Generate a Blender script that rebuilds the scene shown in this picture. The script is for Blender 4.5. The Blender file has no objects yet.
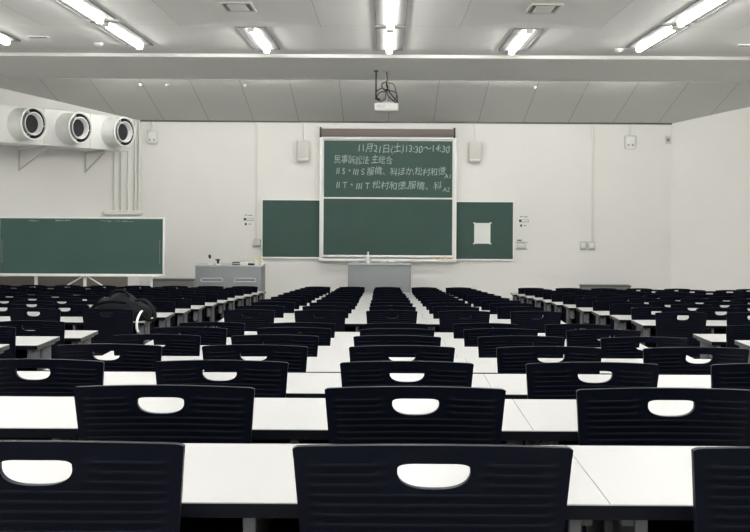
import bpy, bmesh, math, random
from mathutils import Vector, Matrix
random.seed(7)
PI = math.pi
SC = bpy.context.scene
COL = SC.collection

# ------------------------------------------------------------------ materials
def new_mat(name):
    m = bpy.data.materials.new(name); m.use_nodes = True
    nt = m.node_tree
    return m, nt, nt.nodes['Principled BSDF']

def mat(name, rgb, rough=0.5, metal=0.0, spec=0.5, var=0.0, scale=6.0, bump=0.0, bscale=200.0):
    m, nt, b = new_mat(name)
    b.inputs['Roughness'].default_value = rough
    b.inputs['Metallic'].default_value = metal
    b.inputs['Specular IOR Level'].default_value = spec
    if var > 0:
        tc = nt.nodes.new('ShaderNodeTexCoord')
        nz = nt.nodes.new('ShaderNodeTexNoise'); nz.inputs['Scale'].default_value = scale; nz.inputs['Detail'].default_value = 4
        rp = nt.nodes.new('ShaderNodeMapRange')
        rp.inputs['To Min'].default_value = 1 - var; rp.inputs['To Max'].default_value = 1 + var
        mx = nt.nodes.new('ShaderNodeMix'); mx.data_type = 'RGBA'; mx.blend_type = 'MULTIPLY'
        mx.inputs[0].default_value = 1.0
        nt.links.new(tc.outputs['Object'], nz.inputs['Vector'])
        nt.links.new(nz.outputs['Fac'], rp.inputs['Value'])
        mx.inputs[6].default_value = (*rgb, 1)
        nt.links.new(rp.outputs['Result'], mx.inputs[7])
        nt.links.new(mx.outputs[2], b.inputs['Base Color'])
    else:
        b.inputs['Base Color'].default_value = (*rgb, 1)
    if bump > 0:
        tc = nt.nodes.new('ShaderNodeTexCoord')
        nz = nt.nodes.new('ShaderNodeTexNoise'); nz.inputs['Scale'].default_value = bscale
        bp = nt.nodes.new('ShaderNodeBump'); bp.inputs['Strength'].default_value = bump; bp.inputs['Distance'].default_value = 0.002
        nt.links.new(tc.outputs['Object'], nz.inputs['Vector'])
        nt.links.new(nz.outputs['Fac'], bp.inputs['Height'])
        nt.links.new(bp.outputs['Normal'], b.inputs['Normal'])
    return m

def seam_mat(name, rgb, seam_rgb, xp, xo, xw, yp=0.0, yo=0.0, yw=0.0, rough=0.8, xend=None):
    """painted board ceiling with narrow open joints between its panels"""
    m, nt, b = new_mat(name)
    b.inputs['Roughness'].default_value = rough
    b.inputs['Specular IOR Level'].default_value = 0.2
    tc = nt.nodes.new('ShaderNodeTexCoord')
    sp = nt.nodes.new('ShaderNodeSeparateXYZ'); nt.links.new(tc.outputs['Object'], sp.inputs[0])
    def line(sock, period, off, width):
        a = nt.nodes.new('ShaderNodeMath'); a.operation = 'SUBTRACT'; a.inputs[1].default_value = off
        nt.links.new(sock, a.inputs[0])
        p = nt.nodes.new('ShaderNodeMath'); p.operation = 'PINGPONG'; p.inputs[1].default_value = period / 2
        nt.links.new(a.outputs[0], p.inputs[0])
        l = nt.nodes.new('ShaderNodeMath'); l.operation = 'LESS_THAN'; l.inputs[1].default_value = width / 2
        nt.links.new(p.outputs[0], l.inputs[0])
        return l.outputs[0]
    s = line(sp.outputs[0], xp, xo, xw)
    if xend is not None:
        lt = nt.nodes.new('ShaderNodeMath'); lt.operation = 'LESS_THAN'; lt.inputs[1].default_value = xend
        nt.links.new(sp.outputs[1], lt.inputs[0])
        mm = nt.nodes.new('ShaderNodeMath'); mm.operation = 'MULTIPLY'
        nt.links.new(s, mm.inputs[0]); nt.links.new(lt.outputs[0], mm.inputs[1]); s = mm.outputs[0]
    if yp > 0:
        s2 = line(sp.outputs[1], yp, yo, yw)
        mxm = nt.nodes.new('ShaderNodeMath'); mxm.operation = 'MAXIMUM'
        nt.links.new(s, mxm.inputs[0]); nt.links.new(s2, mxm.inputs[1]); s = mxm.outputs[0]
    nz = nt.nodes.new('ShaderNodeTexNoise'); nz.inputs['Scale'].default_value = 0.8; nz.inputs['Detail'].default_value = 3
    nt.links.new(tc.outputs['Object'], nz.inputs['Vector'])
    rp = nt.nodes.new('ShaderNodeMapRange'); rp.inputs['To Min'].default_value = .96; rp.inputs['To Max'].default_value = 1.04
    nt.links.new(nz.outputs['Fac'], rp.inputs['Value'])
    mu = nt.nodes.new('ShaderNodeMix'); mu.data_type = 'RGBA'; mu.blend_type = 'MULTIPLY'; mu.inputs[0].default_value = 1
    mu.inputs[6].default_value = (*rgb, 1); nt.links.new(rp.outputs['Result'], mu.inputs[7])
    mx = nt.nodes.new('ShaderNodeMix'); mx.data_type = 'RGBA'
    nt.links.new(s, mx.inputs[0]); nt.links.new(mu.outputs[2], mx.inputs[6]); mx.inputs[7].default_value = (*seam_rgb, 1)
    nt.links.new(mx.outputs[2], b.inputs['Base Color'])
    return m

def emit_mat(name, rgb, strength):
    m = bpy.data.materials.new(name); m.use_nodes = True
    nt = m.node_tree
    b = nt.nodes['Principled BSDF']
    b.inputs['Base Color'].default_value = (.9, .9, .9, 1)
    b.inputs['Emission Color'].default_value = (*rgb, 1)
    b.inputs['Emission Strength'].default_value = strength
    return m

M = {}
M['wall'] = mat('wall_paint', (.82, .81, .785), .75, spec=.25, var=.03, scale=1.2)
M['wall_low'] = mat('wall_low_band', (.20, .18, .155), .7, var=.08, scale=3)
CEIL = (.78, .78, .755)
M['ceil'] = seam_mat('ceiling_board', CEIL, (.40, .40, .385), 1.81, .07 + .905, .012, 2.15, 13.69, .008, xend=13.8)
M['soffit'] = mat('soffit_paint', (.80, .80, .775), .8, spec=.2, var=.02, scale=1)
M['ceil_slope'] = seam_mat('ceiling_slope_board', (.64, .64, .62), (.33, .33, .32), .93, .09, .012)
M['panel'] = mat('ceiling_panel_paint', CEIL, .8, spec=.2, var=.02, scale=1)
M['floor'] = mat('floor_vinyl', (.36, .36, .35), .55, var=.08, scale=4)
M['chair'] = mat('chair_plastic', (.0024, .0032, .0075), .45, spec=.06, bump=.15, bscale=900)
M['chair_frame'] = mat('chair_frame_metal', (.02, .02, .024), .4, metal=.3)
M['glide'] = mat('chair_glide', (.03, .03, .03), .6)
M['top'] = mat('desk_laminate', (.305, .305, .303), .38, spec=.4, var=.012, scale=3)
M['edge'] = mat('desk_edge_band', (.003, .0035, .006), .55, spec=.1)
M['end'] = mat('desk_end_band', (.05, .05, .05), .5)
M['shelf'] = mat('desk_shelf_black', (.003, .0035, .006), .6, spec=.1)
M['desk_metal'] = mat('desk_leg_grey', (.07, .07, .072), .5, spec=.3)
M['bracket'] = mat('bracket_grey', (.10, .105, .115), .5, spec=.3)
M['board'] = mat('chalkboard_green', (.043, .090, .076), .55, spec=.35, var=.16, scale=1.6)
M['board_b'] = mat('mobile_board_green', (.052, .112, .095), .55, spec=.35, var=.14, scale=1.3)
M['alu'] = mat('board_aluminium', (.90, .91, .89), .4)
M['brown'] = mat('screen_casing', (.15, .12, .108), .5)
M['white'] = mat('white_plastic', (.80, .80, .77), .4)
M['offwhite'] = mat('offwhite_plastic', (.60, .59, .56), .5)
M['duct'] = mat('duct_paint', (.80, .81, .79), .5, var=.02)
M['dark'] = mat('recess_shade', (.012, .012, .016), .6)
M['grey_desk'] = mat('lectern_grey', (.255, .275, .285), .5, var=.03, scale=8)
M['grey_light'] = mat('lectern_trim', (.47, .49, .50), .45)
M['cab'] = mat('cabinet_grey', (.20, .20, .19), .6, var=.04)
M['cab_top'] = mat('cabinet_top', (.10, .10, .095), .6)
M['pipe'] = mat('conduit_paint', (.74, .73, .69), .5)
M['black'] = mat('black_plastic', (.012, .012, .014), .45)
M['cloth'] = mat('backpack_cloth', (.0055, .0065, .0075), .85, spec=.15, bump=.4, bscale=300)
M['strap_white'] = mat('pale_strap', (.75, .75, .74), .6)
M['paper'] = mat('paper_sheet', (.80, .82, .80), .8, var=.03, scale=14)
M['chalk'] = mat('chalk', (.37, .44, .41), .9)
M['orange'] = mat('orange_chalk', (.72, .32, .08), .8)
M['yellow'] = mat('yellow_plastic', (.75, .66, .20), .6)
M['fix'] = mat('fixture_paint', (.62, .62, .59), .5)
M['fixtray'] = mat('fixture_tray', (.22, .22, .215), .5)
M['fixtrim'] = mat('fixture_trim', (.10, .10, .095), .5)
M['tube'] = emit_mat('lit_tube', (1.0, .99, .955), 26.0)
M['wash'] = emit_mat('lit_wash_tube', (1.0, .99, .955), 20.0)

# ------------------------------------------------------------------ mesh helpers
class MB:
    def __init__(s): s.bm = bmesh.new()
    def box(s, x0, x1, y0, y1, z0, z1, bev=0.0, seg=2):
        b = bmesh.new()
        bmesh.ops.create_cube(b, size=1.0)
        for v in b.verts:
            v.co = Vector(((x0+x1)/2 + v.co.x*(x1-x0), (y0+y1)/2 + v.co.y*(y1-y0), (z0+z1)/2 + v.co.z*(z1-z0)))
        if bev > 0:
            bmesh.ops.bevel(b, geom=list(b.edges), offset=bev, segments=seg, affect='EDGES', profile=.5)
        s.merge(b); return s
    def merge(s, b, mtx=None):
        if mtx is not None: bmesh.ops.transform(b, matrix=mtx, verts=b.verts)
        tmp = bpy.data.meshes.new('tmp'); b.to_mesh(tmp); b.free()
        s.bm.from_mesh(tmp); bpy.data.meshes.remove(tmp)
    def lathe(s, prof, c=(0,0,0), axis=(0,0,1), n=32, close=True):
        """profile of (radius, height) pairs turned about an axis"""
        q = Vector((0,0,1)).rotation_difference(Vector(axis).normalized())
        b = bmesh.new(); rings = []
        for r, h in prof:
            if r < 1e-6: rings.append([b.verts.new((0,0,h))])
            else: rings.append([b.verts.new((r*math.cos(2*PI*i/n), r*math.sin(2*PI*i/n), h)) for i in range(n)])
        for a, d in zip(rings, rings[1:]):
            for i in range(n):
                j = (i+1) % n
                if len(a) == 1 and len(d) == 1: continue
                if len(a) == 1: b.faces.new((a[0], d[i], d[j]))
                elif len(d) == 1: b.faces.new((a[i], a[j], d[0]))
                else: b.faces.new((a[i], a[j], d[j], d[i]))
        bmesh.ops.recalc_face_normals(b, faces=b.faces)
        s.merge(b, Matrix.Translation(Vector(c)) @ q.to_matrix().to_4x4()); return s
    def cyl(s, p0, p1, r0, r1=None, n=16):
        r1 = r0 if r1 is None else r1
        p0, p1 = Vector(p0), Vector(p1); h = (p1-p0).length
        return s.lathe([(0,0),(r0,0),(r1,h),(0,h)], p0, p1-p0, n)
    def sweep(s, pts, r, n=8, flat=1.0):
        """tube along a polyline; flat squeezes it in its second direction"""
        pts = [Vector(p) for p in pts]; b = bmesh.new(); rings = []
        ref = Vector((0,0,1)); prev = None
        for i, p in enumerate(pts):
            t = (pts[min(i+1, len(pts)-1)] - pts[max(i-1, 0)]).normalized()
            if prev is None:
                u = t.orthogonal().normalized() if abs(t.dot(ref)) > .95 else t.cross(ref).normalized()
            else:
                u = (prev - t*prev.dot(t)).normalized()
            prev = u; w = t.cross(u)
            rings.append([b.verts.new(p + u*(r*math.cos(2*PI*k/n)) + w*(r*flat*math.sin(2*PI*k/n))) for k in range(n)])
        for a, d in zip(rings, rings[1:]):
            for k in range(n): b.faces.new((a[k], a[(k+1)%n], d[(k+1)%n], d[k]))
        b.faces.new(rings[0][::-1]); b.faces.new(rings[-1])
        bmesh.ops.recalc_face_normals(b, faces=b.faces)
        s.merge(b); return s
    def prism(s, poly, z0, z1):
        b = bmesh.new()
        lo = [b.verts.new((x,y,z0)) for x,y in poly]; hi = [b.verts.new((x,y,z1)) for x,y in poly]
        b.faces.new(lo[::-1]); b.faces.new(hi); n = len(poly)
        for i in range(n): b.faces.new((lo[i], lo[(i+1)%n], hi[(i+1)%n], hi[i]))
        bmesh.ops.recalc_face_normals(b, faces=b.faces)
        s.merge(b); return s
    def faces(s, verts, faces):
        vs = [s.bm.verts.new(v) for v in verts]
        for f in faces: s.bm.faces.new([vs[i] for i in f])
        return s
    def xf(s, mtx):
        bmesh.ops.transform(s.bm, matrix=mtx, verts=s.bm.verts); return s
    def build(s, name, m, parent=None, smooth=True, angle=35):
        me = bpy.data.meshes.new(name); s.bm.to_mesh(me); s.bm.free()
        me.materials.append(m)
        if smooth:
            me.polygons.foreach_set('use_smooth', [True]*len(me.polygons))
            me.set_sharp_from_angle(angle=math.radians(angle))
        o = bpy.data.objects.new(name, me); COL.objects.link(o)
        if parent is not None: o.parent = parent
        return o

def smoothpts(ctrl, n=8):
    """Catmull-Rom through control points"""
    P = [Vector(c) for c in ctrl]; P = [P[0]] + P + [P[-1]]; out = []
    for i in range(1, len(P)-2):
        for k in range(n):
            t = k/n; a, b, c, d = P[i-1], P[i], P[i+1], P[i+2]
            out.append(.5*((2*b) + (c-a)*t + (2*a-5*b+4*c-d)*t*t + (3*b-a-3*c+d)*t**3))
    out.append(P[-2]); return out

def tag(o, label, cat, group=None):
    o['label'] = label; o['category'] = cat
    if group: o['group'] = group
    return o
def empty(name, loc, label, cat, group=None, rz=0.0):
    o = bpy.data.objects.new(name, None); o.empty_display_size = .1
    COL.objects.link(o); o.location = loc; o.rotation_euler = (0,0,rz)
    return tag(o, label, cat, group)
def structure(o): o['kind'] = 'structure'; return o
def copy_tree(o, parent=None):
    c = o.copy(); COL.objects.link(c)
    if parent is not None: c.parent = parent
    for ch in list(o.children): copy_tree(ch, c)
    return c

# ------------------------------------------------------------------ the place's measures (metres)
F = 1061.0                     # focal length in pixels of the 750 px wide frame
PX, PY = 383.6, 207.0          # where the camera's level forward axis meets the frame
ZC = 2.166                     # camera height over the floor at the front row
PITCH = .9
YW = 22.0                      # front wall
ZCEIL, ZSOF, ZWALL = ZC+2.335, ZC+2.284, ZC+1.763
YSOF0, YSOF1 = 16.26, 19.08
SLOPE = .26
WL, WR = -5.05, 5.96           # corners of the front wall
SPL = 1.27                     # splay of the two slanted walls
XS = 9.0                       # side walls
YB = -4.5                      # rear wall
def wx(px): return (px-PX)*YW/F
def wz(py): return ZC + (PY-py)*YW/F

ROWS = []                      # (kind, ordinal, y of chair backs, floor z)
for k in range(1, 8): ROWS.append(('R', k, 1.593+(k-1)*PITCH, ZC-.82-(.358+.0675*(k-1))))
for k in range(11, 0, -1): ROWS.append(('F', k, 17.883-(k-1)*PITCH, ZC-.82-(1.346-.0482*(k-1))))

LX = [.07+1.81*k for k in range(-3, 4)]   # light strips
PW, PY0, PY1 = .905, 9.5, 13.8              # air panel bays

# ------------------------------------------------------------------ room shell
def room():
    b = MB()
    bounds = []
    edges = [YB] + [r[2]-.28 for r in ROWS] + [YW+.1]
    zs = [ROWS[0][3]+.0675] + [r[3] for r in ROWS]
    prof = []
    for i, z in enumerate(zs): prof += [(edges[i], z), (edges[i+1], z)]
    vs = []; n = len(prof)
    for x in (-XS-.1, XS+.1):
        vs += [(x, y, z) for y, z in prof] + [(x, y, -.3) for y, z in prof]
    fs = []
    for i in range(n-1):
        fs.append((i, i+1, 2*n+i+1, 2*n+i))
        fs.append((n+i, 2*n+n+i, 2*n+n+i+1, n+i+1))
        fs.append((i, n+i, n+i+1, i+1)); fs.append((2*n+i, 2*n+i+1, 3*n+i+1, 3*n+i))
    fs.append((0, 2*n, 3*n, n)); fs.append((n-1, 2*n-1, 4*n-1, 3*n-1))
    structure(b.faces(vs, fs).build('floor', M['floor'], smooth=False))
    # walls as solid slabs
    H = ZCEIL+.3; T = .2
    yl = YW-(XS+WL)/SPL; yr = YW-(XS-WR)/SPL
    structure(MB().box(WL-.3, WR+.3, YW, YW+T, -.2, H).build('wall_front', M['wall'], smooth=False))
    structure(MB().prism([(WL, YW), (-XS, yl), (-XS-T, yl+.1), (WL-T, YW+T)], -.2, H).build('wall_front_left', M['wall'], smooth=False))
    structure(MB().prism([(WR, YW), (WR+T, YW+T), (XS+T, yr+.1), (XS, yr)], -.2, H).build('wall_front_right', M['wall'], smooth=False))
    structure(MB().box(-XS-T, -XS, YB, yl+.02, -.2, H).build('wall_left', M['wall'], smooth=False))
    structure(MB().box(XS, XS+T, YB, yr+.02, -.2, H).build('wall_right', M['wall'], smooth=False))
    structure(MB().box(-XS-T, XS+T, YB-T, YB, -.2, H).build('wall_back', M['wall'], smooth=False))
    # dark brown-grey band low along the slanted left wall and skirting at the front
    d = Vector((-SPL, -1)).normalized(); nrm = Vector((-d.y, d.x))
    if nrm.x < 0: nrm = -nrm
    p0 = Vector((WL, YW)) + d*.28; p1 = Vector((WL, YW)) + d*4.9
    structure(MB().prism([p0, p1, p1+nrm*.03, p0+nrm*.03], 0, .80).build('wall_band_left', M['wall_low'], smooth=False))
    structure(MB().box(-4.9, WR-.02, YW-.015, YW, 0, .08).build('baseboard_front', M['cab'], smooth=False))
    # ceiling: level field, low soffit, slope down to the front wall; and a thin dark strip painted in as the shadow line along the wall head
    b = MB(); x = -XS-T
    for c in (0, 2, 4, 6):
        b.box(x, LX[c]-PW, YB-T, YSOF0, ZCEIL, ZCEIL+.3)
        b.box(LX[c]-PW, LX[c]+PW, PY1, YSOF0, ZCEIL, ZCEIL+.3); b.box(LX[c]-PW, LX[c]+PW, YB-T, PY0, ZCEIL, ZCEIL+.3)
        x = LX[c]+PW
    b.box(x, XS+T, YB-T, YSOF0, ZCEIL, ZCEIL+.3)
    structure(b.build('ceiling', M['ceil'], smooth=False))
    structure(MB().box(-XS-T, XS+T, YSOF0, YSOF1, ZSOF, ZSOF+.2).build('ceiling_soffit', M['soffit'], smooth=False))
    b = MB(); e = .5
    zs = ZWALL-SLOPE*e
    zq = ZWALL+SLOPE*(YW-YSOF1)
    q = [(YSOF1, zq), (YW+e, zs), (YW+e, zs+.2), (YSOF1, zq+.2)]
    v = [(-XS-T, y, z) for y, z in q] + [(XS+T, y, z) for y, z in q]
    b.faces(v, [(0,1,5,4), (1,2,6,5), (2,3,7,6), (3,0,4,7), (3,2,1,0), (4,5,6,7)])
    structure(b.build('ceiling_slope', M['ceil_slope'], smooth=False))
    structure(MB().box(WL, WR, YW-.03, YW, ZWALL-.022, ZWALL+.02).build('wall_head_shadow', M['fixtrim'], smooth=False))
    structure(MB().box(-XS, XS, YSOF1-.01, YSOF1+.01, ZSOF-.010, ZSOF+.02).build('trim_2', M['pipe'], smooth=False))
room()

# ------------------------------------------------------------------ ordinals
ORD = ['zeroth', 'first', 'second', 'third', 'fourth', 'fifth', 'sixth', 'seventh', 'eighth', 'ninth', 'tenth', 'eleventh']
def row_words(kind, k):
    if kind == 'R': return 'row nearest the camera' if k == 1 else ORD[k]+' row from the camera'
    return 'front row' if k == 1 else ORD[k]+' row from the front'

def in_view(x0, x1, y): return PX + x1*F/y > -3 and PX + x0*F/y < 753

# ------------------------------------------------------------------ ceiling lights
TL = 1.93
def make_fixture():
    r = empty('ceiling_light', (0,0,0), 'x', 'ceiling light', 'fluorescent ceiling lights')
    MB().box(-.18, .18, -TL/2, TL/2, -.012, 0, .003).build('housing', M['fixtray'], r)
    for s in (-1, 1):
        MB().box(s*.185-.005, s*.185+.005, -TL/2, TL/2, -.017, 0).build('trim_strip', M['fixtrim'], r, smooth=False)
    n = 12; L = TL/2-.03
    poly = [(.042*math.cos(PI+PI*i/n), -.012+.055*math.sin(PI+PI*i/n)) for i in range(n+1)]
    v = [(x, -L, z) for x, z in poly] + [(x, L, z) for x, z in poly]; m = n+1
    MB().faces(v, [(i, i+1, m+i+1, m+i) for i in range(n)] + [(n, 0, m, m+n), tuple(range(n, -1, -1)), tuple(range(m, 2*m))]).build('tube', M['tube'], r)
    for s in (-1, 1):
        MB().box(-.046, .046, s*(TL/2-.015)-.014, s*(TL/2-.015)+.014, -.070, -.002, .005).build('end_cap', M['fix'], r)
    return r
fixture = make_fixture(); first = True
colw = ['at the far left of the ceiling', 'in the long strip left of centre', 'short strip beyond the left air panel',
        'in the centre strip above the projector', 'short strip beyond the right air panel', 'in the long strip right of centre', 'at the far right of the ceiling']
for c, x in enumerate(LX):
    bays = range(0, 9) if c % 2 == 1 else (0, 3, 5, 7)
    for i, n in enumerate(bays):
        y = 13.79 + TL/2 - 2.15*n + (0, .0, -.32, -.65)[abs(c-3)]
        o = fixture if first else copy_tree(fixture); first = False
        o.location = (x, y, ZCEIL)
        nth = 'nearest the projector beam' if i == 0 else ORD[i+1]+' from the beam'
        o['label'] = 'lit fluorescent tube ' + colw[c] + ', ' + nth

# unseen chalkboard lights added behind the soffit, inferred from the bright front wall
def wash_light(x, label):
    y = YSOF1+.17; z = ZWALL+SLOPE*(YW-y)
    r = empty('chalkboard_light', (x, y, z-.02), label, 'chalkboard light', 'chalkboard lights behind the beam')
    MB().box(-.85, .85, -.12, .0, -.03, .005, .004).build('housing', M['fix'], r)
    MB().cyl((-.82, -.03, -.06), (.82, -.03, -.06), .025, n=10).build('tube', M['wash'], r)
    for q in (-1, 1): MB().box(q*.835-.015, q*.835+.015, -.06, .0, -.088, -.02, .003).build('end_cap', M['fix'], r)
for k, x in enumerate((-4.4, -2.2, .05, 2.25, 4.5)):
    wash_light(x, 'unseen chalkboard light tucked behind the ceiling beam, %s from its left end' % ORD[k+1])

# raised, folded air panels in the other bays, each with one air outlet
def air_panel(x):
    zr = ZCEIL+.045; t = .03; ya, yc = PY0+.24, PY1-.24
    lo = [(x-PW, PY0, ZCEIL), (x+PW, PY0, ZCEIL), (x+PW, PY1, ZCEIL), (x-PW, PY1, ZCEIL), (x, ya, zr), (x, yc, zr)]
    up = [(a, b, c+t) for a, b, c in lo]
    f = [(0,1,4), (1,2,5,4), (2,3,5), (3,0,4,5)]
    b = MB().faces(lo+up, f + [tuple(i+6 for i in q[::-1]) for q in f] + [(0,6,7,1), (1,7,8,2), (2,8,9,3), (3,9,6,0)])
    bmesh.ops.recalc_face_normals(b.bm, faces=b.bm.faces)
    return structure(b.build('ceiling_panel', M['panel'], smooth=False))
def air_vent(x, y, label):
    r = empty('air_vent', (x, y, ZCEIL+.040), label, 'air vent', 'ceiling air outlets')
    b = MB()
    b.box(-.19, .19, -.29, -.25, -.025, 0, .004); b.box(-.19, .19, .25, .29, -.025, 0, .004)
    b.box(-.19, -.16, -.25, .25, -.025, 0, .004); b.box(.16, .19, -.25, .25, -.025, 0, .004)
    b.build('frame', M['offwhite'], r)
    MB().box(-.16, .16, -.25, .25, -.012, -.004).build('core', M['cab'], r, smooth=False)
    MB().box(-.11, .11, -.19, .19, -.028, -.014, .006).build('face_plate', M['fix'], r)
for c in (0, 2, 4, 6):
    air_panel(LX[c])
air_vent(LX[2], 12.58, 'small rectangular air vent in the ceiling left of the centre light strip')
air_vent(LX[4], 12.58, 'small rectangular air vent in the ceiling right of the centre light strip')

def detector(x, y, z, label, r=.07):
    o = MB().lathe([(0, 0), (r, 0), (r, -.02), (r*.8, -.035), (r*.5, -.05), (0, -.052)], (0,0,0), n=20).build('smoke_detector', M['offwhite'])
    o.location = (x, y, z); tag(o, label, 'smoke detector', 'ceiling detectors')
detector(-4.12, 15.27, ZCEIL, 'white round smoke detector on the ceiling beside the left light strip')
detector(3.43, 15.55, ZCEIL, 'white round smoke detector on the ceiling beside the right light strip')
def slot(x, y, label):
    r = empty('slot_diffuser', (x, y, ZCEIL), label, 'air slot', 'ceiling air slots')
    MB().box(-.14, .14, -.06, .06, -.012, 0, .003).build('frame', M['fix'], r)
    MB().box(-.12, .12, -.035, .035, -.016, -.011).build('slot', M['fixtrim'], r, smooth=False)
slot(-4.8, 14.7, 'narrow dark air slot in the ceiling between the two left light strips')
slot(5.15, 15.1, 'narrow dark air slot in the ceiling at the far right')
def slope_z(y): return ZWALL + SLOPE*(YW-y)
for x, lab in ((-4.60, 'leftmost small white sprinkler on the sloping ceiling above the duct'),
               (-4.09, 'second small white sprinkler from the left on the sloping ceiling'),
               (-2.63, 'small white sprinkler on the sloping ceiling above the left wall speaker'),
               (2.84, 'small white sprinkler on the sloping ceiling right of the projector')):
    o = MB().lathe([(0, .02), (.04, .02), (.04, -.008), (.025, -.016), (.022, -.03), (0, -.034)], n=16).build('sprinkler', M['offwhite'])
    o.location = (x, 20.0, slope_z(20.0)); tag(o, lab, 'sprinkler', 'sprinklers on the sloping ceiling')

# ------------------------------------------------------------------ chair
def make_backrest(parent):
    H0, H1 = .44, .82
    ribs = [.789-.0158*i for i in range(20)]
    zl = {H0, H0+.004, H0+.012, H1, H1-.003, H1-.010, .745, .800}
    for z in ribs:
        for d in (-.0052, -.0030, 0, .0022, .0036): zl.add(round(z+d, 5))
    zl = sorted(zl)
    ul = [-1, -.992, -.97, -.94, -.90, -.86, -.78, -.7, -.6, -.5, -.45, -.41, -.36, -.30, -.24, -.18, -.12, -.06]
    ul = ul + [0] + [-u for u in ul[::-1]]
    nu, nz = len(ul), len(zl)
    i0, i1 = ul.index(-.30), ul.index(.30); j0, j1 = zl.index(.745), zl.index(.800)
    def hw(z): return .187 + .030*min(1, max(0, (z-H0)/(H1-H0)))
    def pos(u, z, front=False, rib=0.0):
        w = hw(z); zz = z - .013*u*u*(1 if z > .6 else max(0, (z-H0)/(.6-H0)))
        # rounded top corners
        c = max(0, (abs(u)-.955)/.045)
        if z > H1-.014: zz -= .0035*c*c
        y = (H1-z)*.14 + .045*u*u + (.013 if front else 0) - rib
        return Vector((u*w, y, zz))
    def rib_at(u, z):
        for i, c in enumerate(ribs):
            d = z-c
            if -.0053 < d < .0037:
                prof = {0: 1.0}.get(round(d, 4), 0.0)
                if -.0035 < d < -.0025 or .0018 < d < .0026: prof = .75
                if abs(d) < 1e-4: prof = 1.0
                lim0 = .41 if i < 3 else (.36 if i == 3 else 0)
                if i == 3: lim0 = 0 if abs(u) > -1 else 0
                a = abs(u)
                if a < lim0 - 1e-6 or a > .87: return 0
                return .0030*prof
        return 0
    bm = bmesh.new()
    def surface(front):
        g = {}
        for j, z in enumerate(zl):
            for i, u in enumerate(ul):
                if i0 < i < i1 and j0 < j < j1: continue
                g[i, j] = bm.verts.new(pos(u, z, front, 0 if front else rib_at(u, z)))
        for j in range(nz-1):
            for i in range(nu-1):
                if i0 <= i < i1 and j0 <= j < j1: continue
                q = (g[i,j], g[i+1,j], g[i+1,j+1], g[i,j+1])
                bm.faces.new(q[::-1] if front else q)
        per = [(i, j0) for i in range(i0, i1)] + [(i1, j) for j in range(j0, j1)] + \
              [(i, j1) for i in range(i1, i0, -1)] + [(i0, j) for j in range(j1, j0, -1)]
        cz = .779; hole = []
        for i, j in per:
            du = ul[i]/.30; dz = (zl[j]-cz)/((.800-cz) if zl[j] > cz else (cz-.745))
            a = math.atan2(dz, du); ca, sa = math.cos(a), math.sin(a)
            sg = lambda v, e: math.copysign(abs(v)**e, v)
            if sa >= 0: x, z = .0555*sg(ca, .38), cz + .0125*sg(sa, .38) - .002*ca*ca
            else: x, z = .0555*sg(ca, .74), cz + .0275*sg(sa, .86)
            u = x/hw(z)
            hole.append(bm.verts.new(pos(u, z + .013*u*u, front)))
        n = len(per)
        for k in range(n):
            a, b_ = g[per[k]], g[per[(k+1) % n]]; c, d = hole[(k+1) % n], hole[k]
            q = (a, b_, c, d)
            bm.faces.new(q if front else q[::-1])
        edge = [g[i, 0] for i in range(nu)] + [g[nu-1, j] for j in range(1, nz)] + \
               [g[i, nz-1] for i in range(nu-2, -1, -1)] + [g[0, j] for j in range(nz-2, 0, -1)]
        return edge, hole
    e0, h0 = surface(False); e1, h1 = surface(True)
    def bridge(a, b_, flip):
        n = len(a)
        for k in range(n):
            q = (a[k], b_[k], b_[(k+1) % n], a[(k+1) % n])
            bm.faces.new(q[::-1] if flip else q)
    bridge(e0, e1, False); bridge(h0, h1, True)
    bmesh.ops.recalc_face_normals(bm, faces=bm.faces)
    b = MB(); b.bm.free(); b.bm = bm
    return b.build('backrest', M['chair'], parent, angle=50)

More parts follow.
